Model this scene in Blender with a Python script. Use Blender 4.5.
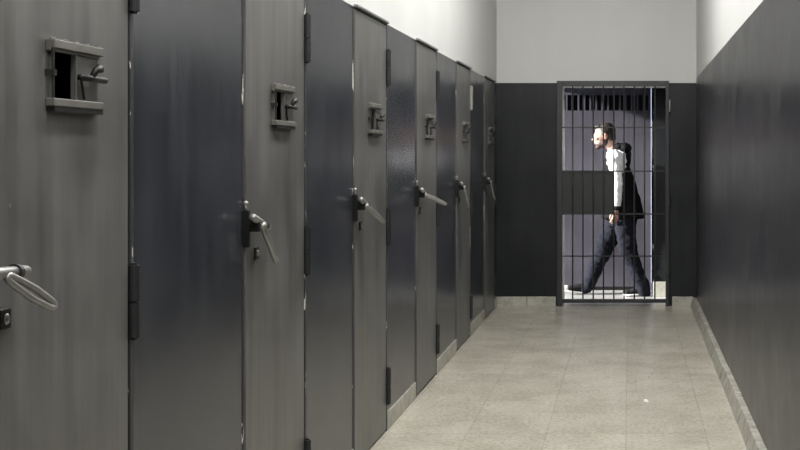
import bpy, bmesh, math, random
from mathutils import Vector, Matrix, Euler

for o in list(bpy.data.objects):
    bpy.data.objects.remove(o)
S = bpy.context.scene
C = S.collection
random.seed(4)

# ------------------------------------------------------------------ camera
F, VX, VY, CZ = 1171.0, 630.0, 155.5, 1.4
cd = bpy.data.cameras.new('camera')
cam = bpy.data.objects.new('camera', cd)
C.objects.link(cam)
cam.location = (0, 0, CZ)
cam.rotation_euler = (math.pi / 2, 0, 0)
cd.sensor_width = 36
cd.lens = F / 800 * 36
cd.shift_x = -(VX - 400) / 800
cd.shift_y = -(225 - VY) / 800
cd.clip_start = .05
S.camera = cam

# ------------------------------------------------------------------ light
W = bpy.data.worlds.new('sky')
S.world = W
W.use_nodes = True
bg = W.node_tree.nodes['Background']
bg.inputs[0].default_value = (.62, .74, 1.0, 1)
bg.inputs[1].default_value = 2.2

sd = bpy.data.lights.new('sun', 'SUN')
sun = bpy.data.objects.new('sun', sd)
C.objects.link(sun)
sd.energy = 24
sd.angle = .025
sd.color = (1, .97, .93)
sun.location = (-6, 10, 5)
sun.rotation_euler = Vector((.955, .155, -.34)).to_track_quat('-Z', 'Y').to_euler()

for ly, e in ((7.45, 112), (5.0, 104), (2.2, 104), (-.4, 72)):
    ld = bpy.data.lights.new('corridor_tube', 'AREA')
    lo = bpy.data.objects.new('corridor_tube', ld)
    C.objects.link(lo)
    ld.shape = 'RECTANGLE'
    ld.size, ld.size_y = .35, 1.3
    ld.energy = e
    ld.color = (1, .99, .97)
    lo.location = (-.3, ly, 4.1)

S.view_settings.view_transform = 'Standard'
S.view_settings.look = 'None'
S.view_settings.exposure = 0
S.view_settings.gamma = 1
S.view_settings.use_curve_mapping = False


# ------------------------------------------------------------------ materials
def new_mat(name):
    m = bpy.data.materials.new(name)
    m.use_nodes = True
    nt = m.node_tree
    return m, nt, nt.nodes['Principled BSDF']


def coords(nt, scale, obj=False):
    """world position for fixed things, object space plus a per-object offset for copies"""
    N, L = nt.nodes, nt.links
    mp = N.new('ShaderNodeMapping')
    mp.inputs['Scale'].default_value = scale
    if obj:
        tc = N.new('ShaderNodeTexCoord')
        oi = N.new('ShaderNodeObjectInfo')
        ml = N.new('ShaderNodeMath'); ml.operation = 'MULTIPLY'; ml.inputs[1].default_value = 37.0
        ad = N.new('ShaderNodeVectorMath'); ad.operation = 'ADD'
        L.new(oi.outputs['Random'], ml.inputs[0])
        L.new(tc.outputs['Object'], ad.inputs[0])
        L.new(ml.outputs[0], ad.inputs[1])
        L.new(ad.outputs[0], mp.inputs['Vector'])
    else:
        g = N.new('ShaderNodeNewGeometry')
        L.new(g.outputs['Position'], mp.inputs['Vector'])
    return mp.outputs[0]


def noise(nt, vec, scale, detail=4, rough=.55):
    n = nt.nodes.new('ShaderNodeTexNoise')
    n.inputs['Scale'].default_value = scale
    n.inputs['Detail'].default_value = detail
    n.inputs['Roughness'].default_value = rough
    nt.links.new(vec, n.inputs['Vector'])
    return n.outputs['Fac']


def ramp(nt, fac, stops):
    r = nt.nodes.new('ShaderNodeValToRGB')
    el = r.color_ramp.elements
    while len(el) < len(stops):
        el.new(.5)
    for e, (p, c) in zip(el, stops):
        e.position = p
        e.color = (*c, 1) if len(c) == 3 else c
    nt.links.new(fac, r.inputs[0])
    return r.outputs[0]


def mixc(nt, fac, a, b, mode='MIX'):
    m = nt.nodes.new('ShaderNodeMix')
    m.data_type = 'RGBA'
    m.blend_type = mode
    for s, v in ((m.inputs[0], fac), (m.inputs[6], a), (m.inputs[7], b)):
        if hasattr(v, 'links'):
            nt.links.new(v, s)
        elif isinstance(v, (int, float)):
            s.default_value = v
        else:
            s.default_value = (*v, 1)
    return m.outputs[2]


def bump(nt, bs, h, strength, dist):
    b = nt.nodes.new('ShaderNodeBump')
    b.inputs['Strength'].default_value = strength
    b.inputs['Distance'].default_value = dist
    nt.links.new(h, b.inputs['Height'])
    nt.links.new(b.outputs[0], bs.inputs['Normal'])


def plain(name, col, rough=.6, metal=0, spec=.5):
    m, nt, b = new_mat(name)
    v = coords(nt, (1, 1, 1), True)
    n = noise(nt, v, 14, 4)
    c = ramp(nt, n, [(.3, tuple(x * .82 for x in col)), (.7, tuple(min(1, x * 1.15) for x in col))])
    nt.links.new(c, b.inputs['Base Color'])
    b.inputs['Roughness'].default_value = rough
    b.inputs['Metallic'].default_value = metal
    b.inputs['Specular IOR Level'].default_value = spec
    return m


def g(*v):  # sRGB 0-255 to linear
    return tuple((x / 255 / 12.92) if x < 10 else ((x / 255 + .055) / 1.055) ** 2.4 for x in v)


def paint(name, lo, hi, rlo, rhi, obj=False, streak=(7, 7, .5), bumpd=.002, chips=None, spec=.5):
    """gloss oil paint: cloudy wear, vertical streaks, uneven sheen, optional chips"""
    m, nt, b = new_mat(name)
    v1 = coords(nt, streak, obj)
    v2 = coords(nt, (1, 1, 1), obj)
    n1 = noise(nt, v1, 2.2, 5, .6)
    n2 = noise(nt, v2, 2.4, 5, .6)
    md = nt.nodes.new('ShaderNodeMath'); md.operation = 'MULTIPLY_ADD'
    md.inputs[1].default_value = .5
    hf = nt.nodes.new('ShaderNodeMath'); hf.operation = 'MULTIPLY'; hf.inputs[1].default_value = .5
    nt.links.new(n2, hf.inputs[0])
    nt.links.new(n1, md.inputs[0]); nt.links.new(hf.outputs[0], md.inputs[2])
    c = ramp(nt, md.outputs[0], [(.38, lo), (.63, hi)])
    fine = noise(nt, v1, 11, 3, .7)
    sc = ramp(nt, fine, [(.66, (0, 0, 0)), (.74, (1, 1, 1))])
    mk = nt.nodes.new('ShaderNodeMath'); mk.operation = 'MULTIPLY'; mk.inputs[1].default_value = .22
    nt.links.new(sc, mk.inputs[0])
    c = mixc(nt, mk.outputs[0], c, tuple(min(1, x * 1.9) for x in hi))
    if chips:
        vc = coords(nt, chips[0], obj)
        k = noise(nt, vc, chips[1], 4, .65)
        k = ramp(nt, k, [(chips[2], (0, 0, 0)), (chips[2] + .02, (1, 1, 1))])
        c = mixc(nt, k, c, chips[3])
    nt.links.new(c, b.inputs['Base Color'])
    rr = nt.nodes.new('ShaderNodeMapRange')
    rr.inputs['From Min'].default_value = .35; rr.inputs['From Max'].default_value = .65
    rr.inputs['To Min'].default_value = rlo; rr.inputs['To Max'].default_value = rhi
    nt.links.new(n2, rr.inputs['Value'])
    nt.links.new(rr.outputs[0], b.inputs['Roughness'])
    b.inputs['Specular IOR Level'].default_value = spec
    bump(nt, b, noise(nt, v2, 1.7, 1, .4), .25, bumpd * 6)
    return m


CHIPW = g(205, 203, 195)
M_PANEL = paint('dark_gloss_paint', (.018, .020, .025), (.037, .040, .047), .20, .268)
M_RIGHT = paint('dark_gloss_paint_streaked', (.008, .009, .013), (.036, .036, .038), .285, .37, streak=(9, 9, .35))
M_END = paint('charcoal_paint', (.007, .008, .010), (.014, .0155, .0175), .34, .46, spec=.3)
M_FAR = paint('grey_violet_paint', (.050, .047, .060), (.075, .070, .088), .4, .55)
M_DOOR = paint('grey_steel_paint', (.060, .059, .055), (.124, .122, .117), .30, .42, True,
               chips=((3, 3, 1.2), 9, .77, g(140, 140, 134)))
M_JAMB = paint('chipped_jamb_paint', (.018, .019, .021), (.04, .04, .042), .4, .55,
               chips=((6, 6, 1.3), 5, .615, CHIPW))
M_EDGE = paint('pier_edge_paint', (.008, .008, .010), (.014, .014, .017), .5, .6,
               chips=((6, 6, 2.2), 4, .62, g(170, 168, 165)), spec=0)
M_HEAD = plain('worn_head_paint', g(105, 106, 104), .5)
M_HINGE = plain('hinge_steel', (.022, .023, .024), .42, .3)
M_HINGEL = plain('worn_hinge_steel', g(135, 135, 130), .45, .4)
M_HATCH = plain('hatch_rail_paint', g(98, 96, 91), .5, .2)
M_IRON = plain('black_iron', (.010, .010, .010), .5, .5)
M_STEEL = plain('bare_steel', (.25, .246, .235), .38, .6)
M_GATE = plain('gate_paint', (.030, .031, .033), .42, .2)
M_GPANEL = plain('gate_plate_paint', (.030, .032, .031), .4, .2)

M_WHITE, nt, b = new_mat('white_plaster')
n = noise(nt, coords(nt, (1, 1, .5)), 1.6, 5)
nt.links.new(ramp(nt, n, [(.3, (.50, .50, .485)), (.7, (.55, .55, .535))]), b.inputs['Base Color'])
b.inputs['Roughness'].default_value = .75

# terrazzo floor tiles
M_FLOOR, nt, b = new_mat('pale_terrazzo_tiles')
v = coords(nt, (1, 1, 1))
br = nt.nodes.new('ShaderNodeTexBrick')
mpb = nt.nodes.new('ShaderNodeMapping')
mpb.inputs['Location'].default_value = (.02, .1, 0)
nt.links.new(v, mpb.inputs['Vector'])
nt.links.new(mpb.outputs[0], br.inputs['Vector'])
br.offset = 0
br.inputs['Scale'].default_value = 1
br.inputs['Brick Width'].default_value = .40
br.inputs['Row Height'].default_value = .40
br.inputs['Mortar Size'].default_value = .003
br.inputs['Mortar Smooth'].default_value = .3
br.inputs['Color1'].default_value = (.410, .386, .325, 1)
br.inputs['Color2'].default_value = (.445, .420, .356, 1)
br.inputs['Mortar'].default_value = (.35, .33, .276, 1)
n1 = noise(nt, coords(nt, (1.0, 1.0, 1)), 3.0, 7, .72)
n2 = noise(nt, v, 46, 3, .6)
c = mixc(nt, .75, br.outputs[0], ramp(nt, n1, [(.34, (.78, .78, .75)), (.6, (1.0, 1.0, 1.0))]), 'MULTIPLY')
c = mixc(nt, .55, c, ramp(nt, n2, [(.36, (.62, .61, .57)), (.56, (1, 1, 1))]), 'MULTIPLY')
n4 = noise(nt, coords(nt, (3.2, .55, 1)), 3, 5, .65)
c = mixc(nt, ramp(nt, n4, [(.62, (0, 0, 0)), (.75, (.5, .5, .5))]), c, (.52, .50, .45))
nt.links.new(c, b.inputs['Base Color'])
rr = nt.nodes.new('ShaderNodeMapRange')
rr.inputs['From Min'].default_value = .35; rr.inputs['From Max'].default_value = .65
rr.inputs['To Min'].default_value = .20; rr.inputs['To Max'].default_value = .268
nt.links.new(n1, rr.inputs['Value'])
nt.links.new(rr.outputs[0], b.inputs['Roughness'])
bump(nt, b, n1, .15, .004)

M_FLOOR2, nt, b = new_mat('far_terrazzo')  # own floor tone beyond the gate, picked for the sunlit strip's brightness
n = noise(nt, coords(nt, (1, 1, 1)), 30, 5, .65)
nt.links.new(ramp(nt, n, [(.3, (.24, .24, .235)), (.6, (.34, .34, .335))]), b.inputs['Base Color'])
b.inputs['Roughness'].default_value = .3

M_BASE, nt, b = new_mat('pale_marble_skirting')
n = noise(nt, coords(nt, (1, 1, 1)), 9, 6, .65)
nt.links.new(ramp(nt, n, [(.28, (.22, .215, .18)), (.5, (.36, .35, .30)), (.72, (.46, .44, .385))]), b.inputs['Base Color'])
b.inputs['Roughness'].default_value = .45


M_BASE2, nt, b = new_mat('shaded_grimy_skirting')  # marble copy darkened for its unlit side, with some grime mixed in
n = noise(nt, coords(nt, (1, 1, 1)), 11, 6, .7)
nt.links.new(ramp(nt, n, [(.3, (.15, .145, .12)), (.52, (.29, .28, .24)), (.75, (.42, .40, .35))]), b.inputs['Base Color'])
b.inputs['Roughness'].default_value = .5
M_LINE, nt, b = new_mat('white_lining_paint')
n = noise(nt, coords(nt, (1, 1, 1)), 5, 4)
nt.links.new(ramp(nt, n, [(.3, (.80, .80, .78)), (.7, (.86, .86, .84))]), b.inputs['Base Color'])
b.inputs['Roughness'].default_value = .6


# ------------------------------------------------------------------ helpers
def box(bm, x0, x1, y0, y1, z0, z1, mi=0):
    r = bmesh.ops.create_cube(bm, size=1)
    vs = r['verts']
    for v in vs:
        v.co = Vector(((x0 + x1) / 2 + v.co.x * (x1 - x0), (y0 + y1) / 2 + v.co.y * (y1 - y0),
                       (z0 + z1) / 2 + v.co.z * (z1 - z0)))
    for f in {f for v in vs for f in v.link_faces}:
        f.material_index = mi
    return vs


def tube(bm, pts, r, n=10, closed=False):
    """round bar swept along points; r a number or one per point"""
    pts = [Vector(p) for p in pts]
    k = len(pts)
    rs = r if isinstance(r, (list, tuple)) else [r] * k
    rings = []
    ref = None
    for i, p in enumerate(pts):
        if closed:
            t = pts[(i + 1) % k] - pts[i - 1]
        else:
            t = pts[min(i + 1, k - 1)] - pts[max(i - 1, 0)]
        t.normalize()
        if ref is None:
            ref = Vector((0, 0, 1)) if abs(t.z) < .8 else Vector((1, 0, 0))
        u = (ref - t * ref.dot(t)).normalized()
        ref = u
        w = t.cross(u)
        rings.append([bm.verts.new(p + (u * math.cos(a) + w * math.sin(a)) * rs[i])
                      for a in [2 * math.pi * j / n for j in range(n)]])
    for i in range(k if closed else k - 1):
        a, c = rings[i], rings[(i + 1) % k]
        for j in range(n):
            bm.faces.new((a[j], a[(j + 1) % n], c[(j + 1) % n], c[j]))
    if not closed:
        bm.faces.new(rings[0][::-1])
        bm.faces.new(rings[-1])


def ball(bm, c, r, rot=None, seg=20):
    r = (r, r, r) if isinstance(r, (int, float)) else r
    m = Matrix.Translation(c) @ (rot.to_4x4() if rot else Matrix()) @ Matrix.Diagonal((*r, 1))
    bmesh.ops.create_uvsphere(bm, u_segments=seg, v_segments=seg // 2 + 2, radius=1, matrix=m)


def obj(name, bm, mats, parent=None, loc=None, bev=0, smooth=False):
    bmesh.ops.recalc_face_normals(bm, faces=bm.faces)
    me = bpy.data.meshes.new(name)
    bm.to_mesh(me)
    bm.free()
    for m in (mats if isinstance(mats, (list, tuple)) else [mats]):
        me.materials.append(m)
    if smooth:
        for p in me.polygons:
            p.use_smooth = True
    o = bpy.data.objects.new(name, me)
    C.objects.link(o)
    if parent:
        o.parent = parent
    if loc:
        o.location = loc
    if bev:
        md = o.modifiers.new('bevel', 'BEVEL')
        md.width = bev
        md.segments = 2
        md.limit_method = 'ANGLE'
    return o


def struct(name, bm, mats, bev=0):
    o = obj(name, bm, mats, bev=bev)
    o['kind'] = 'structure'
    return o


def thing(name, label, cat, loc, group=None):
    o = bpy.data.objects.new(name, None)
    C.objects.link(o)
    o.empty_display_size = .1
    o.location = loc
    tag(o, label, cat, group)
    return o


def tag(o, label, cat, group=None):
    o['label'] = label
    o['category'] = cat
    o['kind'] = 'thing'
    if group:
        o['group'] = group
    return o


def new():
    return bmesh.new()


def holed_slab(bm, ax0, ax1, us, zs, holes):
    """slab whose thickness runs along x; holes is a set of (iu, iz) cells left open"""
    vs = {(i, j): bm.verts.new((ax0, u, z)) for i, u in enumerate(us) for j, z in enumerate(zs)}
    fs = []
    for i in range(len(us) - 1):
        for j in range(len(zs) - 1):
            if (i, j) not in holes:
                fs.append(bm.faces.new((vs[i, j], vs[i + 1, j], vs[i + 1, j + 1], vs[i, j + 1])))
    r = bmesh.ops.extrude_face_region(bm, geom=fs)
    for e in r['geom']:
        if isinstance(e, bmesh.types.BMVert):
            e.co.x = ax1


# ------------------------------------------------------------------ dimensions
XL, XR, YE = -1.241, .618, 10.90          # wall faces
YB = -1.6                                 # wall behind the camera
DW = .672                                  # door width
DR = [2.881, 4.437, 5.930, 7.455, 9.035, 10.63]   # far (hinge) edges of the doors
DL = [r - DW for r in DR]
HP, HR, HE = 2.07, 2.12, 2.075            # top of the dark paint
HC = 4.2
T2 = 11.25                                # far face of the end wall
YP = 11.62                                 # pier beside the walking man
YF = 12.15                                # wall beyond the gate

# ------------------------------------------------------------------ floor, ceiling, walls
bm = new()
box(bm, -2.4, 2.2, YB - .2, 11.02, -.12, 0, 0)
box(bm, -3.4, 2.2, 11.02, 12.9, -.12, 0, 1)
struct('floor', bm, [M_FLOOR, M_FLOOR2])
bm = new(); box(bm, -2.1, 2.2, YB - .2, YE, HC, HC + .15); box(bm, -1.5, 2.2, YE, 12.6, HC, HC + .15); struct('ceiling', bm, M_WHITE)

bm = new()
edges = [YB] + [v for l, r in zip(DL, DR) for v in (l - .024, r + .034)] + [YE]
for a, c in zip(edges[::2], edges[1::2]):
    box(bm, XL - .2, XL, a, c, 0, HP, 0)
box(bm, XL - .2, XL, YB, YE, HP, HC, 1)
struct('wall_left', bm, [M_PANEL, M_WHITE])

bm = new()
box(bm, XR, XR + .2, YB, YE, 0, HR, 0)
box(bm, XR, XR + .2, YB, YE, HR, HC, 1)
struct('wall_right', bm, [M_RIGHT, M_WHITE])

GX0, GX1, GZ = -.632, .362, 2.056          # opening in the end wall
bm = new()
for x0, x1 in ((-1.45, GX0), (GX1, 1.6)):
    box(bm, x0, x1, YE, YE + .1, 0, HE, 0)
for x0, x1 in ((-.75, GX0), (GX1, 1.6)):
    box(bm, x0, x1, YE + .1, T2, 0, HE, 1)
box(bm, -1.45, 1.6, YE, YE + .1, HE, HC, 1)
box(bm, -.75, 1.6, YE + .1, T2, HE, HE + .3, 1)
box(bm, GX0, GX1, YE, T2, GZ, HE, 0)
# pale plaster lining of the passage
box(bm, GX0 - .002, GX0 + .004, YE + .03, T2 + .004, 0, GZ, 2)
box(bm, GX1 - .004, GX1 + .002, YE + .03, T2 + .004, 0, GZ, 2)
box(bm, GX0, GX1, YE + .03, T2 + .004, GZ - .006, GZ + .002, 2)
box(bm, -1.95, -1.44, 10.68, 10.76, 0, HC, 1)
struct('wall_end', bm, [M_END, M_WHITE, M_LINE])

bm = new()
box(bm, -2.1, XR + .2, YB - .2, YB, 0, HP, 0)
box(bm, -2.1, XR + .2, YB - .2, YB, HP, HC, 1)
struct('wall_back', bm, [M_PANEL, M_WHITE])
bm = new(); box(bm, -2.1, -1.95, YB, 10.76, 0, HC); struct('wall_cells', bm, M_WHITE)

# space beyond the gate
FX0, FX1 = -1.02, .222                     # steel door in the far wall
FZ = 2.12
bm = new()
box(bm, -3.4, FX0, YF, YF + .2, 0, HC, 0)
box(bm, FX1 + .012, 2.2, YP, YF + .2, 0, HC, 1)
box(bm, FX0, FX1, YF, YF + .2, FZ, HC, 0)
box(bm, FX0, FX1, YF + .32, YF + .36, 0, FZ + .1, 1)
struct('wall_far', bm, [M_FAR, M_END])
bm = new(); box(bm, 1.6, 1.8, YE, YF, 0, HC); struct('wall_side', bm, M_FAR)
bm = new(); box(bm, -1.95, -1.85, YE + .1, 13.2, 2.53, HC + .15); struct('wall_lintel', bm, M_WHITE)

# skirting
bm = new()
for a, c in zip(edges[::2], edges[1::2]):
    y = max(a, .5) + .004
    while y < c - .03:
        e = min(y + .43, c - .004)
        h = .092 + random.uniform(-.004, .004)
        box(bm, XL, XL + .008 + random.uniform(-.001, .001), y, e - .003, 0, h)
        y = e
struct('baseboard_left', bm, M_BASE, .003)
bm = new()
y = .5
while y < YE - .03:
    e = min(y + .40, YE)
    vs = box(bm, XR - .058 - random.uniform(0, .004), XR, y, e - .003, 0, .080 + random.uniform(-.004, .004))
    for v in vs:
        if v.co.z > .04 and v.co.x < XR - .02:
            v.co.x += .024
    y = e
struct('baseboard_right', bm, M_BASE2, .003)
bm = new()
for x0, x1 in ((-1.23, -.96), (-.957, -.69), (.392, .585)):
    box(bm, x0, x1, YE - .02, YE, 0, .088)
box(bm, XL + .002, -1.228, YE - .03, YE, 0, .086)
struct('baseboard_end', bm, M_BASE, .003)
bm = new()
box(bm, FX1 + .006, .62, YP - .02, YP, 0, .148)
box(bm, .622, 1.1, YP - .02, YP, 0, .142)
struct('baseboard_far', bm, M_BASE, .003)

# steel door frames set in the left wall
for i, (l, r) in enumerate(zip(DL, DR)):
    bm = new()
    box(bm, XL - .06, XL + .001, l - .014, l - .004, 0, HP)
    box(bm, XL - .06, XL + .006, r + .014, r + .034, 0, HP)
    struct('trim_%d' % (i + 1), bm, M_JAMB, .002)
    bm = new()
    vs = box(bm, XL - .06, XL + .020, l - .002, r + .014, 2.066, 2.080)
    struct('trim_%d' % (i + 11), bm, M_HEAD, .004)
bm = new()
box(bm, FX1, FX1 + .012, YP, YF + .05, 0, HC)
struct('trim_20', bm, M_EDGE)


# ------------------------------------------------------------------ cell doors
DOOR_LABELS = [
    'nearest cell door, cut by the left edge, with looped bolt handle and open hatch',
    'second nearest grey cell door, its lever hanging steeply over a square keyhole plate',
    'third cell door from the viewer, whole top in view, long lever slanting down',
    'fourth cell door from the viewer, lever sticking out past its hinge edge',
    'fifth cell door from the viewer, next to last, upper hinge worn pale',
    'farthest and darkest cell door, right beside the end wall corner',
]
H0, H1 = .288, .485                         # hatch opening
HZ0, HZ1 = 1.516, 1.632


def loop_mesh():
    """long closed loop of round bar, pivot at the origin, drawn along +y"""
    bm = new()
    pts = []
    L, w = .128, .011
    for k in range(12):
        a = math.pi * (-.5 + k / 11)
        pts.append((0, L - w + math.cos(a) * w * 1.6, math.sin(a) * w * .7))
    pts += [(0, L * .6, w), (0, L * .3, w * .8)]
    for k in range(8):
        a = math.pi * (.5 + k / 7)
        pts.append((0, .008 + math.cos(a) * w * .8, math.sin(a) * w * .55))
    pts += [(0, L * .3, -w * .8), (0, L * .6, -w)]
    tube(bm, pts, .0068, 10, True)
    return bm


def lever_mesh():
    """lever of two bars pressed together, thicker at its free end"""
    bm = new()
    for s in (-1, 1):
        tube(bm, [(0, -.012, 0), (0, .01, .004 * s), (.002, .07, .0065 * s), (0, .125, .005 * s), (0, .150, .002 * s)],
             [.007, .009, .0085, .0085, .0095], 10)
    ball(bm, (0, .150, 0), .0105)
    ball(bm, (0, -.004, 0), .014)
    return bm


def make_door():
    t = thing('cell_door', DOOR_LABELS[0], 'door', (XL - .006, DL[0], 0), 'steel cell doors along the left wall')
    bm = new()
    holed_slab(bm, -.026, .012, [0, H0, H1, DW], [.012, HZ0, HZ1, 2.058], {(1, 1)})
    obj('slab', bm, M_DOOR, t, bev=.002)
    # hinges: two-knuckle barrels with a leaf
    for z0 in (.14, .95, 1.757):
        bm = new()
        y = DW + .020
        tube(bm, [(.018, y, z0), (.018, y, z0 + .086)], .0145, 14)
        tube(bm, [(.018, y, z0 + .090), (.018, y, z0 + .178)], .0145, 14)
        tube(bm, [(.018, y, z0 - .006), (.018, y, z0 + .184)], .008, 10)
        box(bm, .002, .012, y, y + .008, z0, z0 + .178)
        obj('hinge', bm, M_HINGE, t, smooth=False)
    # hatch with rails, sliding shutter and little bolt
    bm = new()
    box(bm, .012, .032, .264, .496, 1.628, 1.647)
    box(bm, .012, .024, .264, .496, 1.622, 1.630)
    box(bm, .012, .032, .264, .496, 1.505, 1.522)
    for k in range(5):
        y = .272 + k * .053
        tube(bm, [(.023, y, 1.644), (.023, y, 1.651)], .007, 8)
    h = obj('hatch_frame', bm, M_HATCH, t, bev=.002)
    bm = new()
    tube(bm, [(.027, .268, 1.522), (.027, .268, 1.63)], .0032, 8)
    box(bm, .012, .033, .262, .272, 1.570, 1.582)
    obj('post', bm, M_HINGE, h)
    bm = new(); box(bm, .012, .030, .268, .495, 1.494, 1.5055); obj('lower_lip', bm, M_IRON, h)
    bm = new(); box(bm, .012, .018, .279, .286, 1.522, 1.623); obj('opening_edge', bm, M_HATCH, h)
    bm = new()
    box(bm, .0125, .019, .374, .494, 1.5225, 1.6215)
    box(bm, .019, .025, .374, .381, 1.5225, 1.6215)
    s = obj('shutter', bm, M_DOOR, t, bev=.001)
    bm = new()
    tube(bm, [(.033, .378, 1.573), (.033, .500, 1.573)], .0075, 10)
    tube(bm, [(.019, .388, 1.573), (.033, .388, 1.573)], .006, 8)
    tube(bm, [(.019, .485, 1.573), (.033, .485, 1.573)], .006, 8)
    tube(bm, [(.033, .430, 1.575), (.037, .444, 1.592), (.040, .457, 1.598)], [.006, .008, .011], 10)
    tube(bm, [(.024, .40, 1.570), (.024, .415, 1.526)], .003, 6)
    obj('shutter_bolt', bm, M_IRON, s, smooth=True)
    # sliding bolt
    bm = new()
    tube(bm, [(0, -.055, .003), (0, .02, 0), (.002, .105, -.004), (.002, .115, -.004)],
         [.0115, .0115, .0115, .008], 14)
    bo = obj('bolt', bm, M_STEEL, t, (.050, 0, 1.176), smooth=True)
    bm = new()
    tube(bm, [(.001, .064, -.003), (.001, .076, -.004)], .0165, 16)
    box(bm, -.038, 0, .065, .075, -.010, .003)
    obj('collar', bm, M_HINGE, bo)
    bm = new()
    box(bm, .001, .026, -.016, .002, 1.105, 1.225)
    box(bm, .024, .060, -.013, -.001, 1.155, 1.20)
    br = obj('bolt_bracket', bm, M_IRON, t, bev=.003)
    bm = new()
    tube(bm, [(.014, -.007, 1.224), (.014, -.007, 1.24)], .005, 8)
    ball(bm, (.014, -.007, 1.246), .009)
    obj('knob', bm, M_STEEL, br, smooth=True)
    obj('handle', lever_mesh(), M_STEEL, t, (.058, .028, 1.168), smooth=True)
    bm = new()
    box(bm, .012, .018, .078, .118, 1.058, 1.098)
    p = obj('keyhole_plate', bm, M_IRON, t, bev=.002)
    bm = new(); ball(bm, (.019, .098, 1.078), (.005, .009, .011)); obj('keyhole_cover', bm, M_STEEL, p, smooth=True)
    return t


def dup(root, loc, label):
    r = root.copy(); C.objects.link(r)
    r.location = loc
    r['label'] = label
    for ch in list(root.children):
        c = ch.copy(); C.objects.link(c); c.parent = r
        for gch in list(ch.children):
            d = gch.copy(); C.objects.link(d); d.parent = c
    return r


def swing(door, d):
    y = Vector(d).normalized()
    x = (Vector((1, 0, 0)) - y * y.x).normalized()
    z = x.cross(y)
    m = Matrix((x, y, z)).transposed()
    for ch in door.children:
        if ch.name.startswith('handle'):
            ch.rotation_euler = m.to_euler()


door0 = make_door()
doors = [door0] + [dup(door0, (XL - .006, DL[i], 0), DOOR_LABELS[i]) for i in range(1, 6)]
for dr, d in zip(doors, ((.040, .125, -.080), (.01, .085, -.10), (.05, .13, -.075), (.10, .10, -.055),
                         (.02, .05, -.11), (.02, .04, -.11))):
    swing(dr, d)
    for ch in dr.children:      # the bolts of the farther doors hang askew
        if ch.name.startswith('bolt') and 'bracket' not in ch.name and dr is not door0:
            ch.rotation_euler.x = -.22
            ch.location.z = 1.19
hd = [c for c in door0.children if c.name.startswith('handle')][0]
lo = obj('handle', loop_mesh(), M_STEEL, door0, smooth=True)
lo.location, lo.rotation_euler = hd.location, hd.rotation_euler
bpy.data.objects.remove(hd)
lo.name = 'handle'
hs = [c for c in doors[4].children if c.name.startswith('hinge')]
hs.sort(key=lambda o: max(v.co.z for v in o.data.vertices))
hs[-1].data = hs[-1].data.copy()
hs[-1].data.materials[0] = M_HINGEL
hs[-1]['label'] = 'upper hinge worn to pale bare metal'

# ------------------------------------------------------------------ barred gate
PX = 1 / 107.5


def gx(px):
    return (px - VX) * PX


def gz(py):
    return CZ - (py - VY) * PX


gate = thing('barred_gate', 'dark barred steel gate in the end wall, solid plate across its middle', 'gate',
             (gx(612), YE, 0))
ox = -gx(612)
gate_y = -.012


def gbox(bm, px0, px1, pz0, pz1, y0, y1):
    box(bm, gx(px0) + ox, gx(px1) + ox, y0, y1, gz(pz1), gz(pz0))


bm = new()
gbox(bm, 557, 562.4, 81, 306, -.035, .020)
gbox(bm, 665.6, 669, 81, 306, -.035, .020)
gbox(bm, 562.4, 665.6, 81, 86.2, -.035, .020)
gbox(bm, 562.4, 665.6, 299, 302.5, -.030, .010)
obj('frame', bm, M_GATE, gate, bev=.003)
for k in range(9):
    bm = new()
    x = gx(572.7 + 10.27 * k) + ox
    tube(bm, [(x, gate_y, gz(299.4)), (x, gate_y, gz(86))], .0068, 10)
    obj('bar', bm, M_GATE, gate, smooth=True)
for py in (127.5, 171.2, 214, 256.2):
    bm = new()
    gbox(bm, 562.4, 665.6, py - .65, py + .65, -.003, .005)
    obj('crossbar', bm, M_GATE, gate)
bm = new()
gbox(bm, 562.3, 613.2, 171.8, 213.6, .006, .012)
obj('lock_plate', bm, M_GPANEL, gate)
for py in (106, 200, 268):
    bm = new()
    x = gx(669.8) + ox
    tube(bm, [(x, -.03, gz(py + 6)), (x, -.03, gz(py - 6))], .0085, 12)
    obj('hinge', bm, M_HINGEL if py == 106 else M_HINGE, gate)

# ------------------------------------------------------------------ steel door beyond the gate
t = thing('vented_door', 'wide grey steel door with a top row of dark slots, behind the walking man', 'door',
          ((FX0 + FX1) / 2, YF + .03, 0))
us = [FX0 + .006]
x = -.712
while x < .15:
    us += [x, x + .043]
    x += .0615
us.append(FX1 - .004)
bm = new()
holed_slab(bm, 0, .04, us, [.035, 1.868, 2.03, FZ - .006], {(i, 1) for i in range(1, len(us) - 1, 2)})
for v in bm.verts:   # turn the slab so its thickness runs along y
    v.co = Vector((v.co.y - (FX0 + FX1) / 2, v.co.x, v.co.z))
obj('slab', bm, M_FAR, t)
bm = new()
box(bm, -.60, .58, -.012, 0, .0, .03)
obj('bottom_rail', bm, M_IRON, t)


# ------------------------------------------------------------------ scrap on the floor
bm = new()
for k in range(3):
    box(bm, -.008 + .003 * k, .006 + .002 * k, -.018 + .006 * k, .014 + .004 * k, .0 + .003 * k, .003 + .003 * k)
o = obj('paper_scrap', bm, plain('white_paper', (.75, .75, .72), .8), None, (.092, 6.66, .0005))
o.rotation_euler.z = .5
tag(o, 'tiny white paper scrap lying alone on the corridor floor', 'paper')

# ------------------------------------------------------------------ the walking man
MY = 11.75
MS = F / MY


def mx(px):
    return (px - VX) / MS


def mz(py):
    return CZ - (py - VY) / MS


def P(px, py, dy=0):
    return Vector((mx(px), MY + dy, mz(py)))


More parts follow.
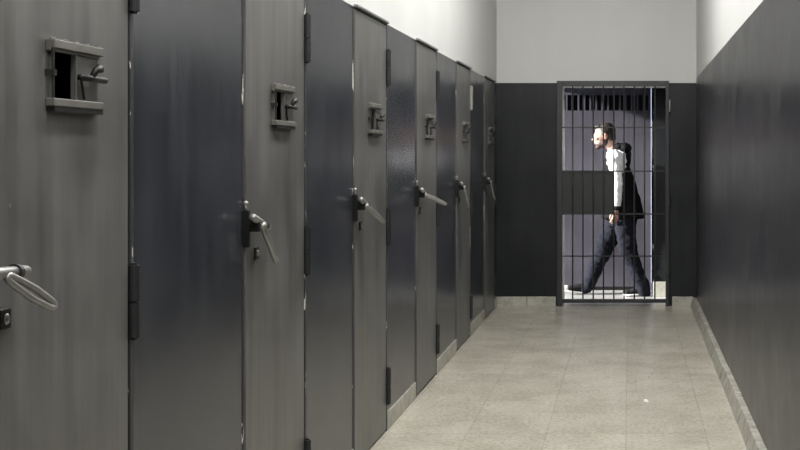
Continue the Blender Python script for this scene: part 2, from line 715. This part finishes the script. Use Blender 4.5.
def loft(bm, rings, n=20):
    """rings: (centre, u, v) with u, v the half-axis vectors; closed at both ends"""
    R = []
    for c, u, v in rings:
        c, u, v = Vector(c), Vector(u), Vector(v)
        R.append([bm.verts.new(c + u * math.cos(a) + v * math.sin(a)) for a in [2 * math.pi * j / n for j in range(n)]])
    for a, c in zip(R, R[1:]):
        for j in range(n):
            bm.faces.new((a[j], a[(j + 1) % n], c[(j + 1) % n], c[j]))
    bm.faces.new(R[0][::-1])
    bm.faces.new(R[-1])


def limb(bm, pts, rs, n=16):
    """tapering limb with balls at the joints"""
    tube(bm, pts, rs, n)
    for p, r in zip(pts, rs):
        ball(bm, p, r * .995, seg=14)


def rings_xz(rows):
    """rows: z, front px, back px, half width in y, centre dy"""
    out = []
    for py, f, bk, hy, dy in rows:
        a, c = mx(f), mx(bk)
        out.append(((a / 2 + c / 2, MY + dy, mz(py)), ((c - a) / 2, 0, 0), (0, hy, 0)))
    return out


def fuse(name, bm, vox, mat, parent=None, smooth=4, wrinkle=0, wscale=9):
    """joins overlapping closed shapes into one continuous skin"""
    from mathutils import noise as mn
    bmesh.ops.recalc_face_normals(bm, faces=bm.faces)
    me = bpy.data.meshes.new('tmp')
    bm.to_mesh(me); bm.free()
    o = bpy.data.objects.new('tmp', me)
    C.objects.link(o)
    r = o.modifiers.new('r', 'REMESH'); r.mode = 'VOXEL'; r.voxel_size = vox
    s = o.modifiers.new('s', 'SMOOTH'); s.iterations = smooth; s.factor = .5
    dg = bpy.context.evaluated_depsgraph_get()
    m2 = bpy.data.meshes.new_from_object(o.evaluated_get(dg))
    bpy.data.objects.remove(o)
    if wrinkle:
        nm = [v.normal.copy() for v in m2.vertices]
        for v, nn in zip(m2.vertices, nm):
            q = v.co * wscale
            w = mn.noise(Vector((q.x, q.y, q.z * 1.9 + 1.2 * q.x))) + .5 * mn.noise(q * 2.3)
            v.co += nn * (w * wrinkle)
    m2.name = name
    m2.materials.clear()
    m2.materials.append(mat)
    for p in m2.polygons:
        p.use_smooth = True
    out = bpy.data.objects.new(name, m2)
    C.objects.link(out)
    if parent:
        out.parent = parent
    return out


M_SKIN, nt, b = new_mat('skin')
n = noise(nt, coords(nt, (1, 1, 1), True), 24, 3)
nt.links.new(ramp(nt, n, [(.3, (.36, .22, .17)), (.7, (.44, .28, .22))]), b.inputs['Base Color'])
b.inputs['Roughness'].default_value = .5
b.inputs['Subsurface Weight'].default_value = .05
M_HAIR = plain('dark_hair', (.018, .012, .009), .55)
M_BEARD_SHADE = plain('dark_beard_shade', (.030, .012, .009), .7)
M_SHIRT = plain('white_cotton', (.80, .81, .82), .85, spec=.2)
M_VEST = plain('black_cloth', (.007, .007, .008), .85, spec=.1)
M_JEAN = plain('dark_denim', (.012, .013, .018), .9, spec=.05)
M_SHOE = plain('black_sneaker', (.010, .010, .011), .8, spec=.15)
M_SOLE = plain('white_rubber', (.70, .70, .68), .6)
M_EYE = plain('eye_white', (.6, .6, .58), .3)

HEAD = Matrix.Translation(P(604, 136)) @ Euler((0, math.radians(-9), 0)).to_matrix().to_4x4()
HR3 = HEAD.to_3x3()


def hp(x, y, z):
    return HEAD @ Vector((x, y, z))


body = new()
ball(body, hp(.012, 0, .032), (.098, .076, .088), HR3, 28)
ball(body, hp(-.040, 0, -.026), (.060, .058, .082), HR3, 24)
ball(body, hp(-.030, 0, -.068), (.060, .052, .044), HR3, 24)
ball(body, hp(-.078, 0, -.096), (.022, .024, .020), HR3)
ball(body, hp(-.078, 0, .026), (.022, .048, .014), HR3)
tube(body, [hp(-.088, 0, .026), hp(-.104, 0, .002), hp(-.118, 0, -.020), hp(-.098, 0, -.030)], [.008, .010, .013, .011], 10)
ball(body, hp(-.112, .010, -.024), (.010, .007, .008), HR3)
ball(body, hp(-.112, -.010, -.024), (.010, .007, .008), HR3)
ball(body, hp(-.094, 0, -.050), (.014, .024, .007), HR3)
ball(body, hp(-.091, 0, -.064), (.014, .021, .008), HR3)
for s in (-1, 1):
    ball(body, hp(.014, s * .080, -.006), (.021, .010, .033), HR3)
    ball(body, hp(-.072, s * .040, -.016), (.024, .020, .018), HR3)
# neck, trunk
tube(body, [hp(.022, 0, -.05), P(613, 148), P(618, 156)], [.062, .060, .075], 18)
loft(body, rings_xz([(150, 610, 626, .07, 0), (154, 607, 627, .17, 0), (162, 605, 629, .19, 0), (176, 607, 629, .165, 0),
                     (190, 610, 630, .145, 0), (203, 610, 633, .165, 0), (214, 612, 634, .17, 0), (220, 614, 632, .12, 0)]))
NS, NE, NW = P(615, 157, -.195), P(617.5, 183, -.225), P(617, 208, -.215)
FS, FE, FW = P(620, 157, .195), P(629, 182, .215), P(626, 206, .17)
limb(body, [NS, NE, NW], [.055, .042, .030])
limb(body, [FS, FE, FW], [.055, .042, .030])
NH, NK, NA = P(625, 208, -.085), P(628, 250, -.09), P(643, 287, -.09)
FH, FK, FA = P(622, 208, .085), P(604, 248, .08), P(588, 286, .07)
limb(body, [NH, (NH + NK) / 2, NK, NK * .65 + NA * .35, NA], [.085, .075, .055, .055, .038])
limb(body, [FH, (FH + FK) / 2, FK, FK * .65 + FA * .35, FA], [.085, .075, .055, .055, .038])
for a, toe in ((NA, P(625, 295, -.10)), (FA, P(563, 290.5, .06))):
    limb(body, [a + Vector((.02, 0, -.03)), a * .5 + toe * .5 + Vector((0, 0, .0)), toe], [.032, .032, .02])


def hand(bm, w, sgn, curl=1.0):
    """relaxed hand hanging from wrist w; sgn is the side the palm faces along y"""
    k9 = .90
    f = Vector((-.18, 0, -1)).normalized()      # finger direction
    a = Vector((-1, -.45 * sgn, .18)).normalized() * k9       # across the palm, thumb side first
    p = Vector((-.45, sgn, 0)).normalized()
    loft(bm, [(w, a * .026, p * .020), (w + f * .03, a * .034, p * .017), (w + f * .06, a * .040, p * .016),
              (w + f * .088, a * .040, p * .013), (w + f * .095, a * .034, p * .009)], 14)
    for k, ln in enumerate((.072, .080, .075, .058)):
        o = w + f * (.082 - .004 * abs(k - 1)) + a * (.030 - .0205 * k)
        pts = [o]
        ang = .15
        for seg, q in ((.45, .28), (.30, .45), (.25, .4)):
            ang += q * curl
            pts.append(pts[-1] + (f * math.cos(ang) + p * math.sin(ang)) * ln * seg)
        limb(bm, pts, [.0092, .0088, .008, .0068], 10)
    o = w + f * .022 + a * .026
    limb(bm, [o, o + a * .022 + f * .026 + p * .010, o + a * .026 + f * .055 + p * .020, o + a * .020 + f * .076 + p * .026],
         [.014, .0115, .0105, .008], 10)


hand(body, NW + Vector((0, 0, -.01)), 1)
hand(body, FW + Vector((0, 0, -.01)), -1)
man = fuse('person', body, .0048, M_SKIN, None, 3)
tag(man, 'man in white sleeves, black vest and dark jeans striding left behind the gate', 'person')

for s in (-1, 1):
    bm = new()
    ball(bm, hp(-.080, s * .030, .006), .0115)
    obj('eye', bm, M_EYE, man, smooth=True)
bm = new()
ball(bm, hp(.026, 0, .044), (.100, .081, .088), HR3, 26)
ball(bm, hp(-.038, 0, .100), (.044, .056, .024), HR3, 20)
ball(bm, hp(.056, 0, -.015), (.062, .066, .074), HR3, 20)
for s in (-1, 1):
    ball(bm, hp(.004, s * .072, .022), (.022, .010, .045), HR3, 14)
fuse('hair', bm, .006, M_HAIR, man, 3, .004, 60)
bm = new()
ball(bm, hp(-.030, 0, -.076), (.064, .058, .044), HR3, 24)
ball(bm, hp(-.074, 0, -.102), (.029, .031, .024), HR3, 20)
for s in (-1, 1):
    ball(bm, hp(-.002, s * .058, -.055), (.034, .016, .050), HR3, 14)  # side lobes widen the beard in place of shade on jaw and neck
fuse('beard_jaw_shade', bm, .006, M_BEARD_SHADE, man, 2, .003, 70)

# white long-sleeved top
bm = new()
loft(bm, rings_xz([(149.5, 609, 626, .085, 0), (153, 606.5, 628, .175, 0), (162, 604.5, 629, .20, 0), (176, 606, 630, .178, 0),
                   (190, 608, 632, .165, 0), (205, 608, 635, .182, 0), (212, 609, 636, .18, 0)]))
limb(bm, [NS + Vector((0, 0, -.005)), NS * .5 + NE * .5, NE, NE * .5 + NW * .5, NW + Vector((0, 0, .02))],
     [.082, .062, .056, .052, .044])
limb(bm, [FS, FS * .5 + FE * .5, FE, FE * .5 + FW * .5, FW + Vector((0, 0, .02))], [.078, .060, .055, .050, .043])
fuse('shirt', bm, .008, M_SHIRT, man, 5, .007, 13)
for w in (NW, FW):
    bm = new()
    tube(bm, [w + Vector((.002, 0, .03)), w + Vector((0, 0, -.012))], [.049, .044], 18)
    obj('cuff', bm, M_VEST, man, smooth=True)

# black sleeveless vest, hood bunched at the nape
bm = new()
loft(bm, rings_xz([(148.5, 610, 628, .085, 0), (152, 606.5, 631, .135, 0), (158, 604, 631.5, .160, 0), (166, 603, 630, .178, 0),
                   (176, 603, 633.5, .186, 0), (190, 603, 638, .19, 0), (205, 602, 642, .20, 0), (217, 600.5, 645, .205, 0),
                   (218.5, 602, 644, .19, 0)]), 28)
v = fuse('vest', bm, .009, M_VEST, man, 4, .008, 9)
bm = new()
ball(bm, P(625, 148.5), (.066, .125, .055), None, 24)
ball(bm, P(619, 147), (.058, .100, .042), None, 24)
fuse('hood', bm, .008, M_VEST, v, 3, .008, 16)

# jeans
bm = new()
loft(bm, rings_xz([(203, 609, 636, .17, 0), (210, 607, 638, .185, 0), (218, 606, 638, .185, 0), (226, 608, 636, .15, 0)]))
limb(bm, [NH, P(625.5, 228, -.085), NK, NK * .55 + NA * .45, P(641.5, 283, -.09), P(644, 291.5, -.09)],
     [.115, .108, .092, .078, .072, .070])
limb(bm, [FH, P(614, 228, .085), FK, FK * .55 + FA * .45, P(589, 284, .07), P(586, 289, .07)],
     [.115, .112, .098, .080, .068, .064])
fuse('jeans', bm, .008, M_JEAN, man, 3, .010, 11)


def shoe(heel, toe, up):
    """sneaker from heel to toe, sole on the line between them"""
    d = (toe - heel); L = d.length; d.normalize()
    y = Vector((0, 1, 0))
    n = Vector((-d.z, 0, d.x)) if d.x > 0 else Vector((d.z, 0, -d.x))

    def q(s, h):
        return heel + d * (s * L) + n * h
    bm = new()
    loft(bm, [(q(.0, .052), n * .030, y * .020), (q(.04, .060), n * .042, y * .034), (q(.22, .066), n * .048, y * .040),
              (q(.42, .056), n * .040, y * .041), (q(.62, .044), n * .030, y * .046), (q(.82, .036), n * .022, y * .044),
              (q(.95, .030), n * .014, y * .030), (q(.99, .028), n * .006, y * .014)], 18)
    o = obj('shoe', bm, M_SHOE, man, smooth=True)
    bm = new()
    R = []
    for s, w in ((-.01, .016), (.03, .032), (.2, .038), (.45, .038), (.66, .049), (.85, .046), (.96, .030), (1.01, .010)):
        R.append((q(s, .011), n * .013, y * w))
    loft(bm, R, 18)
    obj('sole', bm, M_SOLE, o, smooth=True)
    bm = new()
    ball(bm, q(.83, .036), (.054, .049, .028), Matrix((d, y, n)).transposed(), 18)
    obj('toe_cap', bm, M_SOLE if up else M_SHOE, o, smooth=True)


shoe(P(589.5, 295.3, .07) + Vector((0, 0, -.0)), P(560.5, 291.5, .055), True)
shoe(P(650, 294.0, -.09), P(623.5, 294.6, -.10), False)
